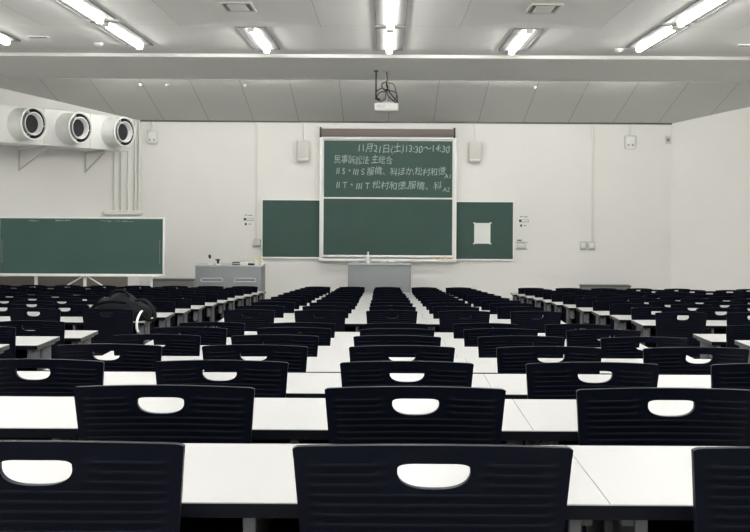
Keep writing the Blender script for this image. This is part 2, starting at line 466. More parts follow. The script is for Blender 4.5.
def make_chair():
    r = empty('lecture_chair', (0,0,0), 'x', 'chair', 'black lecture chairs in rows')
    make_backrest(r)
    # dished seat with a waterfall front
    b = MB(); n = 14; top = []; bot = []
    vs = []; fs = []
    for j in range(n+1):
        for i in range(n+1):
            u = -1+2*i/n; v = j/n
            w = .205*(1-.06*(1-v)) * (1 if v < .86 else 1-.10*((v-.86)/.14)**2)
            y = .075 + .40*v
            z = .452 - .018*(1-u*u)*math.sin(PI*min(1, v*1.1)) - .03*max(0, v-.82)/.18
            vs.append((u*w, y, z))
    m = (n+1)**2
    vs += [(x, y, z-.016) for x, y, z in vs]
    idx = lambda i, j: j*(n+1)+i
    for j in range(n):
        for i in range(n):
            fs.append((idx(i,j), idx(i+1,j), idx(i+1,j+1), idx(i,j+1)))
            fs.append((m+idx(i,j+1), m+idx(i+1,j+1), m+idx(i+1,j), m+idx(i,j)))
    rim = [idx(i,0) for i in range(n)] + [idx(n,j) for j in range(n)] + [idx(i,n) for i in range(n,0,-1)] + [idx(0,j) for j in range(n,0,-1)]
    for k in range(len(rim)):
        a, c = rim[k], rim[(k+1) % len(rim)]
        fs.append((a, m+a, m+c, c))
    b.faces(vs, fs); bmesh.ops.recalc_face_normals(b.bm, faces=b.bm.faces)
    b.build('seat', M['chair'], r)
    # under-seat frame with two uprights that carry the back
    b = MB()
    for s in (-1, 1):
        b.sweep(smoothpts([(s*.165, .40, .415), (s*.165, .16, .415), (s*.160, .095, .44), (s*.155, .083, .50), (s*.150, .066, .60)]), .010)
    b.cyl((-.165, .38, .415), (.165, .38, .415), .009); b.cyl((-.165, .14, .415), (.165, .14, .415), .009)
    b.build('frame', M['chair_frame'], r)
    for s in (-1, 1):
        for y0, y1 in ((.13, .045), (.38, .43)):
            l = MB().sweep([(s*.165, y0, .418), (s*.185, (y0+y1)/2, .22), (s*.195, y1, .022)], .0115, 10).build('leg', M['chair_frame'], r)
            MB().lathe([(0, 0), (.017, 0), (.018, .012), (.013, .03), (0, .03)], (s*.195, y1, 0), n=14).build('glide', M['glide'], l)
    return r
chair = make_chair(); chair_used = [False]
def put_chair(x, y, z, label, rz=0.0, tall=1.0):
    o = chair if not chair_used[0] else copy_tree(chair); chair_used[0] = True
    o.location = (x, y, z); o.rotation_euler = (0, 0, rz); o.scale = (1, 1, tall); o['label'] = label
    return o

# ------------------------------------------------------------------ desk
DH = .688; DD = .44
def make_desk(w, seats):
    """origin at floor, under the middle of the near edge"""
    r = empty('lecture_desk', (0,0,0), 'x', 'desk', 'white lecture desks in rows')
    h = w/2-.0005
    t = MB().box(-h, h, .002, DD-.002, DH-.024, DH, .001, 1).build('tabletop', M['top'], r)
    b = MB()
    b.box(-h-.001, h+.001, 0, .003, DH-.025, DH-.002); b.box(-h-.001, h+.001, DD-.003, DD, DH-.025, DH-.002)
    b.build('edge_band', M['edge'], t, smooth=False)
    for q in (-1, 1): MB().box(min(q*h+q*.0004, q*h-q*.002), max(q*h+q*.0004, q*h-q*.002), .003, DD-.003, DH-.025, DH-.003).build('end_band', M['end'], t, smooth=False)
    b = MB()
    b.box(-h+.075, h-.075, .05, .37, DH-.125, DH-.113); b.box(-h+.075, h-.075, .358, .37, DH-.113, DH-.026)
    b.build('under_shelf', M['shelf'], r, smooth=False)
    xs = [-h+.055] + [-w/2+w/seats*k for k in range(1, seats)] + [h-.055]
    for x in xs:
        MB().box(x-.011, x+.011, .02, .36, DH-.135, DH-.028, .002, 1).build('shelf_bracket', M['bracket'], r)
    MB().box(-h+.06, h-.06, DD-.04, DD-.025, DH-.34, DH-.026, .002, 1).build('dark_fill_panel', M['shelf'], r)  # black panel added to supply the dark beneath the desk
    for s in (-1, 1):
        x = s*(h-.045)
        b = MB()
        b.box(x-.018, x+.018, .19, .36, .05, DH-.024, .006); b.box(x-.022, x+.022, .03, .42, DH-.045, DH-.025, .004)
        b.box(x-.028, x+.028, .02, .43, .012, .055, .008)
        l = b.build('leg', M['desk_metal'], r)
        b = MB()
        for yy in (.05, .40): b.cyl((x, yy, 0), (x, yy, .016), .02)
        b.build('glide', M['glide'], l)
    return r
desk3 = make_desk(1.8, 3); desk2 = make_desk(1.2, 2)
used = {'3': False, '2': False}
def put_desk(kind, xc, y, z, label):
    src = desk3 if kind == '3' else desk2
    o = src if not used[kind] else copy_tree(src); used[kind] = True
    o.location = (xc, y, z); o['label'] = label
    return o

# ------------------------------------------------------------------ rows of desks and chairs
CC = [-1.124, -.526, .0756, .679, 1.28]
CL = [-2.33-.6*k for k in range(9)]
CR = [2.50+.613*k for k in range(9)]
seatw = ['leftmost seat', 'second seat from left', 'middle seat', 'second seat from right', 'rightmost seat']
near_blk = {'L': 'left block', 'C': 'centre block', 'R': 'right block'}
for kind, k, y, z in ROWS:
    rw = row_words(kind, k)
    jit = 0 if kind == 'R' and k <= 4 else 1
    for i, x in enumerate(CC):
        if in_view(x-.21, x+.21, y):
            put_chair(x+jit*random.uniform(-.012, .012)+(.016 if kind == 'R' and k == 1 and i == 3 else 0), y+jit*random.uniform(-.015, .015), z,
                      'black slotted-back chair, centre block, %s, %s' % (rw, seatw[i]), jit*random.uniform(-.025, .025),
                      1.003 if kind == 'R' and k == 1 and i == 1 else 1.004 if kind == 'R' and k == 2 else 1.0)
    for blk, cols in (('L', CL), ('R', CR)):
        for i, x in enumerate(cols):
            if not in_view(x-.21, x+.21, y) or abs(x) > 7.0: continue
            if kind == 'F' and k == 1 and blk == 'R' and i == 5: continue
            seat = 'aisle seat' if i == 0 else ORD[i+1]+' seat from aisle'
            put_chair(x+random.uniform(-.015, .015), y+random.uniform(-.015, .015), z,
                      'black slotted-back chair, %s, %s, %s' % (near_blk[blk], rw, seat), random.uniform(-.03, .03))
    yd = y+.16
    if in_view(-1.424, .376, yd+.4):
        put_desk('3', -.524, yd, z, 'white-topped three-seat desk, centre block, ' + rw)
    if in_view(.376, 1.576, yd+.4):
        put_desk('2', .976, yd, z, 'white-topped two-seat desk, centre block, ' + rw)
    for n in range(3):
        dw = ['beside the aisle', 'second from the aisle', 'third from the aisle'][n]
        xc = -2.94-1.802*n
        if in_view(xc-.9, xc+.9, yd+.4): put_desk('3', xc, yd, z, 'white-topped three-seat desk, left block, %s, %s' % (rw, dw))
        xc = 3.115+1.839*n
        if xc+.9 < 7.75 and in_view(xc-.9, xc+.9, yd+.4): put_desk('3', xc, yd, z, 'white-topped three-seat desk, right block, %s, %s' % (rw, dw))

# ------------------------------------------------------------------ black backpack on a left-hand desk
def backpack():
    fz = [r for r in ROWS if r[0] == 'F' and r[1] == 11][0]
    r = empty('backpack', (-2.28, fz[2]+.16+.23, fz[3]+DH), 'black backpack lying on a white desk just behind the cross aisle at left', 'backpack')
    b = bmesh.new(); bmesh.ops.create_uvsphere(b, u_segments=36, v_segments=18, radius=1)
    for v in b.verts:
        x, y, z = v.co
        x2 = math.copysign(abs(x)**.8, x); y2 = math.copysign(abs(y)**.8, y)
        zz = max(z, -.35)
        hgt = .135+.03*math.sin(2.2*x+2.6)+.022*math.sin(6*x+2*y+1.0)+.012*math.sin(9*x-7*y)
        v.co = Vector((.245*x2*(1+.05*math.sin(4*y)), .185*y2, .06+(zz)*hgt if zz > 0 else .06+zz*.06/.35))
    m = MB(); m.merge(b); m.build('body', M['cloth'], r, angle=80)
    MB().sweep(smoothpts([(-.10, -.06, .20), (-.05, -.07, .255), (.03, -.07, .255), (.08, -.06, .205)]), .014, flat=.6).build('carry_handle', M['cloth'], r)
    MB().sweep(smoothpts([(.13, -.05, .17), (.22, -.10, .18), (.30, -.13, .10), (.31, -.13, .02), (.25, -.15, .012), (.20, -.16, .05), (.17, -.15, .08)]), .022, flat=.4).build('shoulder_strap', M['cloth'], r)
    MB().sweep(smoothpts([(-.22, -.13, .06), (-.20, -.19, .13), (-.08, -.185, .17), (.08, -.18, .16)]), .016, flat=.4).build('shoulder_strap', M['cloth'], r)
    w = MB().sweep(smoothpts([(.20, -.13, .09), (.195, -.19, .07), (.185, -.245, .015), (.187, -.255, -.05), (.20, -.25, -.08)]), .011, flat=.3).build('side_strap', M['strap_white'], r)
    w['label'] = 'white strap hanging over the desk edge'
backpack()

# ------------------------------------------------------------------ front wall: sliding chalkboard
WRITING = []
def chalk_text(body, size, x, z, y, parent, slant=.12, width=None):
    cu = bpy.data.curves.new('chalk_writing', 'FONT'); cu.body = body; cu.size = size; cu.shear = slant
    ob = bpy.data.objects.new('chalk_writing', cu); COL.objects.link(ob)
    bpy.context.view_layer.update()
    dg = bpy.context.evaluated_depsgraph_get()
    me = bpy.data.meshes.new_from_object(ob.evaluated_get(dg))
    bpy.data.objects.remove(ob); bpy.data.curves.remove(cu)
    me.name = 'chalk_writing'
    xs = [v.co.x for v in me.vertices]; w0, w1 = min(xs), max(xs)
    sc = 1 if width is None else width/(w1-w0)
    rng = random.Random(len(body))
    for v in me.vertices:
        X = (v.co.x-w0)*sc; Z = v.co.y
        # a hand's uneven line
        Z += size*.07*math.sin(X*9.0) + size*.04*math.sin(X*23+1)
        X += size*.04*math.sin(Z*60+X*14)
        v.co = Vector((x+X, y, z+Z))
    me.materials.clear(); me.materials.append(M['chalk'])
    WRITING.append(me)

def framed_board(name, px0, px1, py0, py1, yback, label, depth=.05, fr=.045, bottom=.05):
    """green board with a pale metal frame; returns its root"""
    x0, x1, z1, z0 = wx(px0), wx(px1), wz(py0), wz(py1)
    r = empty(name, ((x0+x1)/2, yback, z0), label, 'chalkboard')
    w, h = x1-x0, z1-z0
    MB().box(-w/2+.01, w/2-.01, -depth*.7, 0, .01, h-.01).build('writing_surface', M['board'], r, smooth=False)
    b = MB()
    b.box(-w/2, -w/2+fr, -depth, 0, 0, h, .004); b.box(w/2-fr, w/2, -depth, 0, 0, h, .004)
    b.box(-w/2+fr, w/2-fr, -depth, 0, h-fr, h, .004); b.box(-w/2+fr, w/2-fr, -depth, 0, 0, bottom, .004)
    b.build('frame', M['alu'], r)
    return r, w, h
YF = YW-.16
for s, (pa, pb) in (('l', (319.6, 323.0)), ('r', (452.6, 456.2))):
    pass
# upper sliding panel with the writing
up, uw, uh = framed_board('sliding_chalkboard', 322.4, 453.2, 139.6, 199.4, YW-.04, 'upper green chalkboard panel covered in chalk writing', .05, .03, .04)
yt = -.05*.7-.0015
def upx(px): return wx(px)-up.location.x
def upz(py): return wz(py)-up.location.z
chalk_text('11月21日(土)13:30〜14:30', .20, upx(358), upz(152), yt, up, .1, wx(449)-wx(358))
chalk_text('民事訴訟法 主総合', .19, upx(334), upz(163.4), yt, up, .1, wx(392)-wx(334))
chalk_text('II S・III S 服橋、科ほか,松村和徳', .18, upx(336), upz(174.6), yt, up, .1, wx(445)-wx(336))
chalk_text('A1', .13, upx(443.5), upz(178.5), yt, up, .1)
chalk_text('II T・III T 松村和徳,服橋、科', .18, upx(336), upz(188.6), yt, up, .1, wx(441)-wx(336))
chalk_text('A2', .13, upx(442), upz(191.8), yt, up, .1)
b = MB()
for me in WRITING: b.bm.from_mesh(me)
b.build('chalk_lettering', M['chalk'], up, smooth=False)
for me in WRITING: bpy.data.meshes.remove(me)
# lower panel
lo, lw, lh = framed_board('sliding_chalkboard', 322.4, 453.2, 197.6, 257.0, YW-.095, 'blank lower green chalkboard panel between the two side boards', .05, .03, .045)
# side boards
framed_board('side_chalkboard', 261.6, 321.0, 199.7, 259.1, YW, 'blank green chalkboard left of the tall sliding boards', .06, .024, .035)
rb, rbw, rbh = framed_board('side_chalkboard', 454.9, 513.8, 200.5, 260.1, YW, 'green chalkboard with a white paper sheet taped on it', .06, .024, .035)
# rails and tray that carry the sliding panels
r = empty('board_rail_frame', (wx(387.9), YW, wz(261)), 'white upright rails and chalk tray around the sliding chalkboards', 'board frame')
rx = r.location.x; rz = r.location.z
for a, c in ((319.8, 322.6), (453.0, 455.9)):
    MB().box(wx(a)-rx, wx(c)-rx, -.17, 0, 0, wz(138)-rz, .006).build('rail', M['alu'], r)
MB().box(wx(319.8)-rx, wx(455.9)-rx, -.20, 0, 0, .055, .008).build('chalk_tray', M['alu'], r)
MB().box(wx(319.8)-rx, wx(455.9)-rx, -.16, 0, wz(139.4)-rz, wz(138)-rz, .004).build('top_rail', M['alu'], r)
# roller screen casing above
r = empty('screen_casing', (wx(387), YW-.006, wz(137.2)), 'long brown roller screen casing above the upper chalkboard', 'projection screen')
w = wx(453.6)-wx(320.6); h = wz(129.4)-wz(137.2)
MB().box(-w/2, w/2, -.17, 0, 0, h, .015).build('casing', M['brown'], r)
for s in (-1, 1):
    MB().box(s*w/2-.018, s*w/2+.018, -.18, 0, -.02, h+.03, .006).build('end_cap', M['black'], r)
MB().box(-w/2+.03, w/2-.03, -.15, -.11, -.022, 0, .004).build('weight_bar', M['grey_light'], r)
# paper
o = empty('paper_sheet', (wx(482.1), YW-.045, wz(243)), 'white paper sheet taped to the right chalkboard', 'paper')
w, h = wx(490.2)-wx(474), wz(222.4)-wz(243)
b = MB(); n = 8; vs = []; fs = []
for j in range(n+1):
    for i in range(n+1):
        vs.append((-w/2+w*i/n, -.003-.006*math.sin(PI*i/n)*math.sin(PI*j/n), h*j/n))
m = len(vs); vs += [(x, y+.0015, z) for x, y, z in vs]
for j in range(n):
    for i in range(n):
        a = j*(n+1)+i; fs += [(a, a+1, a+n+2, a+n+1), (m+a+n+1, m+a+n+2, m+a+1, m+a)]
b.faces(vs, fs).build('sheet', M['paper'], o)
for sx in (-1, 1):
    for zz in (0, h):
        MB().box(sx*w/2-.022, sx*w/2+.022, -.008, -.004, zz-.012, zz+.012).build('tape', M['white'], o, smooth=False)

# things on the chalk tray
zt = wz(261)+.055
b = MB(); b.box(-.125, .125, -.03, .03, 0, .03, .006)
o = empty('chalk_eraser', (wx(387.5), YW-.225, 1.13), 'white chalk eraser box hung below the chalk tray', 'eraser box')
MB().box(-.135, .135, -.035, .035, -.07, .02, .006).build('box', M['white'], o)
MB().box(-.01, .01, -.038, .03, -.068, .018).build('divider', M['cab'], o, smooth=False)
o.location.z = wz(261)+.0
for i, (px, mt, nm) in enumerate(((437.5, 'orange', 'orange chalk stick lying at left on the tray end'), (441.5, 'yellow', 'yellow chalk stick lying beside the orange one'),
                                  (449, 'orange', 'short orange chalk stick by the right rail'))):
    o = MB().cyl((-.035, 0, .007), (.035, 0, .007), .007, n=10).build('chalk_stick', M[mt])
    o.location = (wx(px), YW-.185, zt); tag(o, nm, 'chalk', 'chalk sticks on the tray')
    o.scale = (1.4, 1.6, 1.6)

# ------------------------------------------------------------------ small things on the front wall
def wall_speaker(px, label):
    z0, z1 = wz(162), wz(141.5)
    r = empty('wall_speaker', (wx(px), YW, z0), label, 'speaker', 'wall speakers')
    h = z1-z0; w = .255
    MB().box(-w/2, w/2, -.17, -.03, 0, h, .025, 3).build('cabinet', M['offwhite'], r)
    MB().box(-w/2+.015, w/2-.015, -.178, -.165, .075, h-.03, .008).build('grille', M['offwhite'], r)
    MB().box(-w/2+.02, w/2-.02, -.18, -.03, .035, .06, .004).build('badge_strip', M['white'], r)
    MB().box(-.06, .06, -.04, 0, h*.3, h*.7, .005).build('mount', M['pipe'], r)
    MB().cyl((0, -.02, h-.03), (0, -.02, ZWALL-.02-z0), .014, n=8).build('cable_duct', M['pipe'], r)
wall_speaker(303, 'off-white wall speaker left of the tall chalkboards')
wall_speaker(474, 'off-white wall speaker right of the tall chalkboards')
def access_point(px, py0, py1, label):
    r = empty('access_point', (wx(px), YW, wz(py1)), label, 'wireless access point', 'white boxes under the sloping ceiling')
    h = wz(py0)-wz(py1)
    MB().box(-h*.41, h*.41, -.06, 0, 0, h, .05, 4).build('body', M['white'], r)
    for s in (-1, 1):
        MB().cyl((s*.045, -.063, h*.30), (s*.045, -.058, h*.30), .018, n=12).build('indicator', M['cab'], r)
    MB().box(-.02, .02, -.03, 0, h-.01, ZWALL-.02-wz(py1), .003).build('cable_duct', M['pipe'], r)
access_point(629.5, 134, 148, 'white rounded wireless box high on the wall near the right corner')
access_point(152, 131.5, 145.5, 'white rounded wireless box high on the wall right of the duct')
r = empty('wall_sensor', (wx(667), YW, wz(142)), 'small pale sensor box near the top of the right corner', 'sensor')
MB().box(-.055, .055, -.05, 0, 0, wz(134.5)-wz(142), .01).build('body', M['offwhite'], r)
MB().box(-.03, .03, -.054, -.048, .04, .11, .004).build('lens', M['cab'], r)

def conduit(px, y0, y1, label, rad=.024):
    o = MB().box(-rad, rad, -.03, 0, wz(y1), wz(y0), .004).build('wall_conduit', M['pipe'])
    o.location = (wx(px), YW, 0); tag(o, label, 'conduit', 'white conduits on the front wall')
conduit(256, 123, 239.5, 'white conduit running down the wall left of the left chalkboard')
conduit(592.5, 123, 240, 'white conduit running down to the outlet pair at right')
conduit(258.6, 247, 300, 'lower white conduit from the switch box behind the lectern', .03)

def outlet(px, label):
    r = empty('wall_outlet', (wx(px), YW, wz(248.6)), label, 'outlet', 'outlet boxes under the right conduit')
    MB().box(-.068, .068, -.05, 0, 0, .175, .012).build('box', M['offwhite'], r)
    MB().box(-.045, .045, -.054, -.045, .045, .14, .005).build('cover', M['white'], r)
    MB().box(-.06, .06, -.052, -.03, .004, .022).build('shadow_strip', M['cab'], r, smooth=False)  # grey strip stands in for shade at the box's foot
outlet(583, 'left one of the two small outlet boxes on the front wall at right')
outlet(591.5, 'right one of the two small outlet boxes on the front wall at right')

def sign_plate(px, label):
    """tiny wall labels: a line of text over a dark marker"""
    r = empty('wall_label', (wx(px), YW, wz(227)), label, 'label', 'small labels beside the chalkboards')
    MB().box(-.11, .11, -.008, 0, 0, .27).build('plate', M['white'], r, smooth=False)
    b = MB(); b.box(-.08, -.03, -.011, -.007, .225, .238); b.box(-.01, .08, -.011, -.007, .222, .232)
    b.box(-.10, -.05, -.011, -.007, .12, .17); b.box(-.05, .10, -.011, -.007, .118, .126); b.box(-.05, .10, -.011, -.007, .163, .168)
    b.box(.095, .10, -.011, -.007, .118, .168)
    b.box(-.075, -.04, -.011, -.007, .02, .07); b.box(.0, .05, -.011, -.007, .04, .052)
    b.build('printing', M['black'], r, smooth=False)
sign_plate(248.6, 'small white label with black marks left of the left chalkboard')
sign_plate(523.8, 'small white label with black marks right of the right chalkboard')
r = empty('switch_box', (wx(257.8), YW, wz(246.6)), 'pale switch box beside the lower left edge of the chalkboards', 'switch')
MB().box(-.075, .06, -.07, 0, 0, .14, .01).build('box', M['offwhite'], r)
MB().box(-.085, .07, -.075, 0, -.02, .015, .004).build('base', M['cab'], r)
MB().box(.06, .078, -.075, 0, -.02, .14, .003).build('side_lid', M['cab'], r)
r = empty('wall_switch', (wx(521.6), YW, wz(248)), 'wall switch panel with a row of keys right of the right chalkboard', 'switch')
MB().box(-.09, .09, -.03, 0, 0, .125, .006).build('plate', M['offwhite'], r)
for k in range(4): MB().box(-.078+.04*k, -.046+.04*k, -.042, -.028, .02, .10, .004).build('key', M['white'], r)
b = MB(); b.box(-.09, .0, -.012, 0, .16, .19, .002); b.build('name_strip', M['cab'], r)
b = MB(); b.box(-.13, .13, -.02, 0, .128, .136); b.box(-.13, .13, -.02, 0, -.012, -.003); b.build('surround', M['cab'], r, smooth=False)

# ------------------------------------------------------------------ lectern and front table
def front_box(name, x0, x1, y0, y1, h, label, cat):
    r = empty(name, ((x0+x1)/2, y0, 0), label, cat)
    w = x1-x0; d = y1-y0
    return r, w, d
yl = 20.1
def at(px, y): return (px-PX)*y/F
def atz(py, y): return ZC+(PY-py)*y/F
x0, x1 = at(195.5, yl), at(261.6, yl); h = atz(266.2, yl)
r, w, d = front_box('lectern', x0, x1, yl, yl+.65, h, 'wide grey lectern with two slot handles left of the chalkboards', 'lectern')
MB().box(-w/2, w/2, 0, d, .06, h-.03, .008).build('body', M['grey_desk'], r)
MB().box(-w/2-.012, w/2+.012, -.012, d, h-.03, h, .006).build('top', M['grey_light'], r)
MB().box(-w/2+.03, w/2-.03, .03, d-.03, 0, .06).build('plinth', M['black'], r, smooth=False)
for pc in (212, 245):
    xx = at(pc, yl)-r.location.x; zz = atz(281, yl)
    b = MB(); a_, t_ = .205, .033
    ring = [(xx+a_*math.copysign(1, math.cos(t))*1.0 - math.copysign(t_, math.cos(t)) + t_*math.cos(t), zz+t_*math.sin(t)) for t in [PI/2-1e-3-2*PI*i/24 for i in range(24)]]
    b.sweep([(x, -.006, z) for x, z in ring] + [(ring[0][0], -.006, ring[0][1])], .011, 8)
    hd = b.build('slot_handle', M['grey_light'], r)
    MB().box(xx-a_+.012, xx+a_-.012, -.004, .004, zz-t_+.006, zz+t_-.006).build('slot', M['grey_desk'], hd, smooth=False)
# things standing on it
zt = h
def on(px, dy=.10): return (at(px, yl+dy), yl+dy, zt)
r = empty('microphone', on(211), 'black and white desk microphone standing on the lectern', 'microphone')
MB().lathe([(0, 0), (.055, 0), (.055, .015), (.015, .025), (0, .025)], n=20).build('base', M['white'], r)
MB().sweep(smoothpts([(0, 0, .02), (.005, -.005, .08), (-.015, -.01, .15)]), .013).build('neck', M['white'], r)
MB().lathe([(0, 0), (.02, 0), (.03, .03), (.03, .06), (.018, .08), (0, .085)], (-.015, -.01, .14), (-.15, -.2, 1), n=16).build('head', M['black'], r)
r = empty('camera_arm', on(218), 'small black angled device beside the microphone on the lectern', 'device')
MB().box(-.04, .04, -.03, .03, 0, .03, .006).build('base', M['white'], r)
MB().box(-.02, .03, -.015, .015, .025, .115, .006).build('post', M['black'], r)
MB().box(-.05, .045, -.02, .02, .095, .125, .006).build('arm', M['black'], r)
r = empty('remote_control', on(237), 'black remote control at the middle of the lectern top', 'remote control')
MB().box(-.06, .06, -.03, .03, 0, .045, .008).build('body', M['black'], r)
b = MB()
for k in range(4): b.box(-.045+.025*k, -.03+.025*k, -.034, -.028, .015, .03)
b.build('keys', M['white'], r, smooth=False)
r = empty('chalk_box', on(244.5), 'white chalk box beside the remote control on the lectern', 'box')
MB().box(-.055, .055, -.04, .04, 0, .05, .004).build('tray', M['white'], r)
MB().box(-.058, .058, -.043, .043, .05, .066, .004).build('lid', M['offwhite'], r)
r = empty('eraser', on(251.5), 'small black chalk eraser between white boxes on the lectern', 'eraser')
MB().box(-.05, .05, -.03, .03, 0, .028, .004).build('felt', M['black'], r)
MB().box(-.05, .05, -.03, .03, .028, .05, .006).build('back', M['white'], r)
r = empty('sponge_cup', on(256.3), 'white cup with a yellow sponge in it on the lectern', 'cup')
MB().lathe([(0, 0), (.035, 0), (.042, .08), (.036, .08), (.03, .012), (0, .012)], n=20).build('cup', M['white'], r)
MB().box(-.022, .022, -.018, .018, .03, .115, .008).build('sponge', M['yellow'], r)
r = empty('spray_bottle', on(262), 'small white bottle at the right end of the lectern', 'bottle')
MB().lathe([(0, 0), (.028, 0), (.03, .06), (.012, .078), (.012, .09), (0, .09)], n=18).build('body', M['white'], r)
MB().lathe([(0, .09), (.014, .09), (.014, .11), (0, .11)], n=14).build('cap', M['yellow'], r)

for o in list(SC.objects):
    if o.type == 'EMPTY' and o.name in ('microphone', 'camera_arm', 'remote_control', 'chalk_box', 'eraser', 'sponge_cup', 'spray_bottle'): o.scale = ((.9 if o.name in ('microphone', 'camera_arm') else 1.35),)*3
yt2 = 20.5
x0, x1 = at(347.8, yt2), at(411.6, yt2); h2 = atz(263.6, yt2)
r, w, d = front_box('front_table', x0, x1, yt2, yt2+.6, h2, 'grey panelled front table below the middle of the chalkboards', 'table')
MB().box(-w/2, w/2, -.01, d, h2-.03, h2, .005).build('top', M['grey_light'], r)
MB().box(-w/2+.015, w/2-.015, .01, .03, .10, h2-.03, .003).build('front_panel', M['grey_desk'], r)
for s in (-1, 1):
    MB().box(s*(w/2-.02)-.015, s*(w/2-.02)+.015, .005, d-.02, 0, h2-.03, .004).build('side_panel', M['grey_desk'], r)
r = empty('bottle', (at(368.2, yt2+.2), yt2+.2, h2), 'white pump bottle standing on the grey front table', 'bottle')
MB().lathe([(0, 0), (.042, 0), (.045, .01), (.045, .13), (.02, .155), (.018, .17), (0, .17)], n=22).build('body', M['white'], r)
MB().lathe([(0, .17), (.012, .17), (.012, .20), (.022, .202), (.022, .215), (0, .215)], n=16).build('pump', M['white'], r)

# low convector cabinets along the walls
def cabinet(x0, x1, y0, h, label, rz=0):
    r = empty('low_cabinet', ((x0+x1)/2, y0, 0), label, 'cabinet', 'low grey wall cabinets', rz)
    w = x1-x0
    MB().box(-w/2, w/2, 0, .28, 0, h-.03, .006).build('body', M['cab'], r)
    MB().box(-w/2-.01, w/2+.01, -.01, .28, h-.03, h, .004).build('top', M['cab_top'], r)
    for k in (-.25, .25):
        MB().box(w*k-w*.22, w*k+w*.22, -.006, .004, .08, h-.08, .003).build('front_panel', M['cab'], r)
ya = YW-.3
cabinet(at(582.5, ya), at(631, ya), ya, atz(284.2, ya), 'low grey cabinet against the front wall behind the right block')
cabinet(at(152, ya), at(193.5, ya), ya, atz(280.5, ya), 'low grey cabinet against the front wall left of the lectern')

# ------------------------------------------------------------------ movable chalkboard at the left
yb = 19.0
x0, x1 = at(-2, yb), at(164.4, yb); z1, z0 = atz(218.6, yb), atz(277.4, yb)
r = empty('mobile_chalkboard', ((x0+x1)/2, yb, 0), 'long green chalkboard on a white stand at the left wall', 'chalkboard')
w = x1-x0
MB().box(-w/2+.01, w/2-.01, .012, .04, z0+.01, z1-.01).build('writing_surface', M['board_b'], r, smooth=False)
b = MB(); fr = .03
b.box(-w/2, -w/2+fr, 0, .05, z0, z1, .004); b.box(w/2-fr, w/2, 0, .05, z0, z1, .004)
b.box(-w/2+fr, w/2-fr, 0, .05, z1-fr, z1, .004); b.box(-w/2+fr, w/2-fr, 0, .05, z0, z0+.035, .004)
b.build('frame', M['alu'], r)
MB().box(-w/2+.1, w/2-.1, -.06, 0, z0-.01, z0+.012, .004).build('chalk_tray', M['alu'], r)
for s in (-1, 1):
    xx = s*(w/2-.08)
    MB().sweep([(xx, .008, z0+.22), (xx, -.012, z0+.27), (xx, -.012, z0+.60), (xx, .008, z0+.65)], .006).build('grip', M['cab'], r)
for px in (35, 84, 150.5):
    xx = at(px, yb)-r.location.x
    l = MB().box(xx-.025, xx+.025, .05, .10, .06, z1-.1, .005).build('leg', M['alu'], r)
    b = MB(); b.box(xx-.03, xx+.03, -.22, .35, .055, .095, .006)
    b.build('foot', M['alu'], l)
    b = MB()
    for yy in (-.19, .32): b.cyl((xx-.012, yy, .028), (xx+.012, yy, .028), .028)
    b.build('castor', M['black'], l)
xx = at(84, yb)-r.location.x
for s in (-1, 1):
    MB().sweep([(xx+s*.03, .075, z0-.01), (xx+s*.62, .075, z0-.36)], .013).build('brace', M['alu'], r)
# smudges of chalk near the top edge
for px0, px1, py in ((54, 66, 222.3), (100, 132, 222.8), (26, 34, 222.6)):
    b = MB(); bx0, bx1 = at(px0, yb)-r.location.x, at(px1, yb)-r.location.x; zz = atz(py, yb)
    n = 14
    for k in range(n):
        xa = bx0+(bx1-bx0)*random.random(); l_ = random.uniform(.02, .10); zq = zz+random.uniform(-.01, .008)
        b.box(xa, xa+l_, .0105, .0118, zq, zq+random.uniform(.002, .006))
    b.build('chalk_smudge', M['chalk'], r, smooth=False)

# ------------------------------------------------------------------ air duct with jet nozzles on the slanted left wall
A = math.radians(30)
du = Vector((-math.sin(A), -math.cos(A), 0)); dn = Vector((math.cos(A), -math.sin(A), 0))
P0 = Vector((-5.02, 21.0, 0)); zb, zt_ = ZC+1.075, ZC+1.735
def dpt(s, n, z): return P0 + du*s + dn*n + Vector((0, 0, z))
LD = 3.9; DP = .60
r = empty('air_duct', tuple(dpt(LD/2, -DP/2, zb)), 'white box air duct with round jet nozzles high on the left wall', 'air duct')
inv = Matrix.Translation(-r.location)
def quad_box(s0, s1, n0, n1, z0, z1, bev=0):
    b = MB(); b.box(0, s1-s0, n0, n1, z0, z1, bev)
    m = Matrix(((du.x, dn.x, 0, (P0+du*s0).x), (du.y, dn.y, 0, (P0+du*s0).y), (0, 0, 1, 0), (0, 0, 0, 1)))
    b.xf(inv @ m); bmesh.ops.recalc_face_normals(b.bm, faces=b.bm.faces); return b
quad_box(0, LD, -DP, 0, zb, zt_, .012).build('box', M['duct'], r)
for s in (1.08, 2.2, 3.3):
    quad_box(s-.006, s+.006, -DP-.003, .003, zb-.003, zt_+.003).build('joint_flange', M['offwhite'], r, smooth=False)
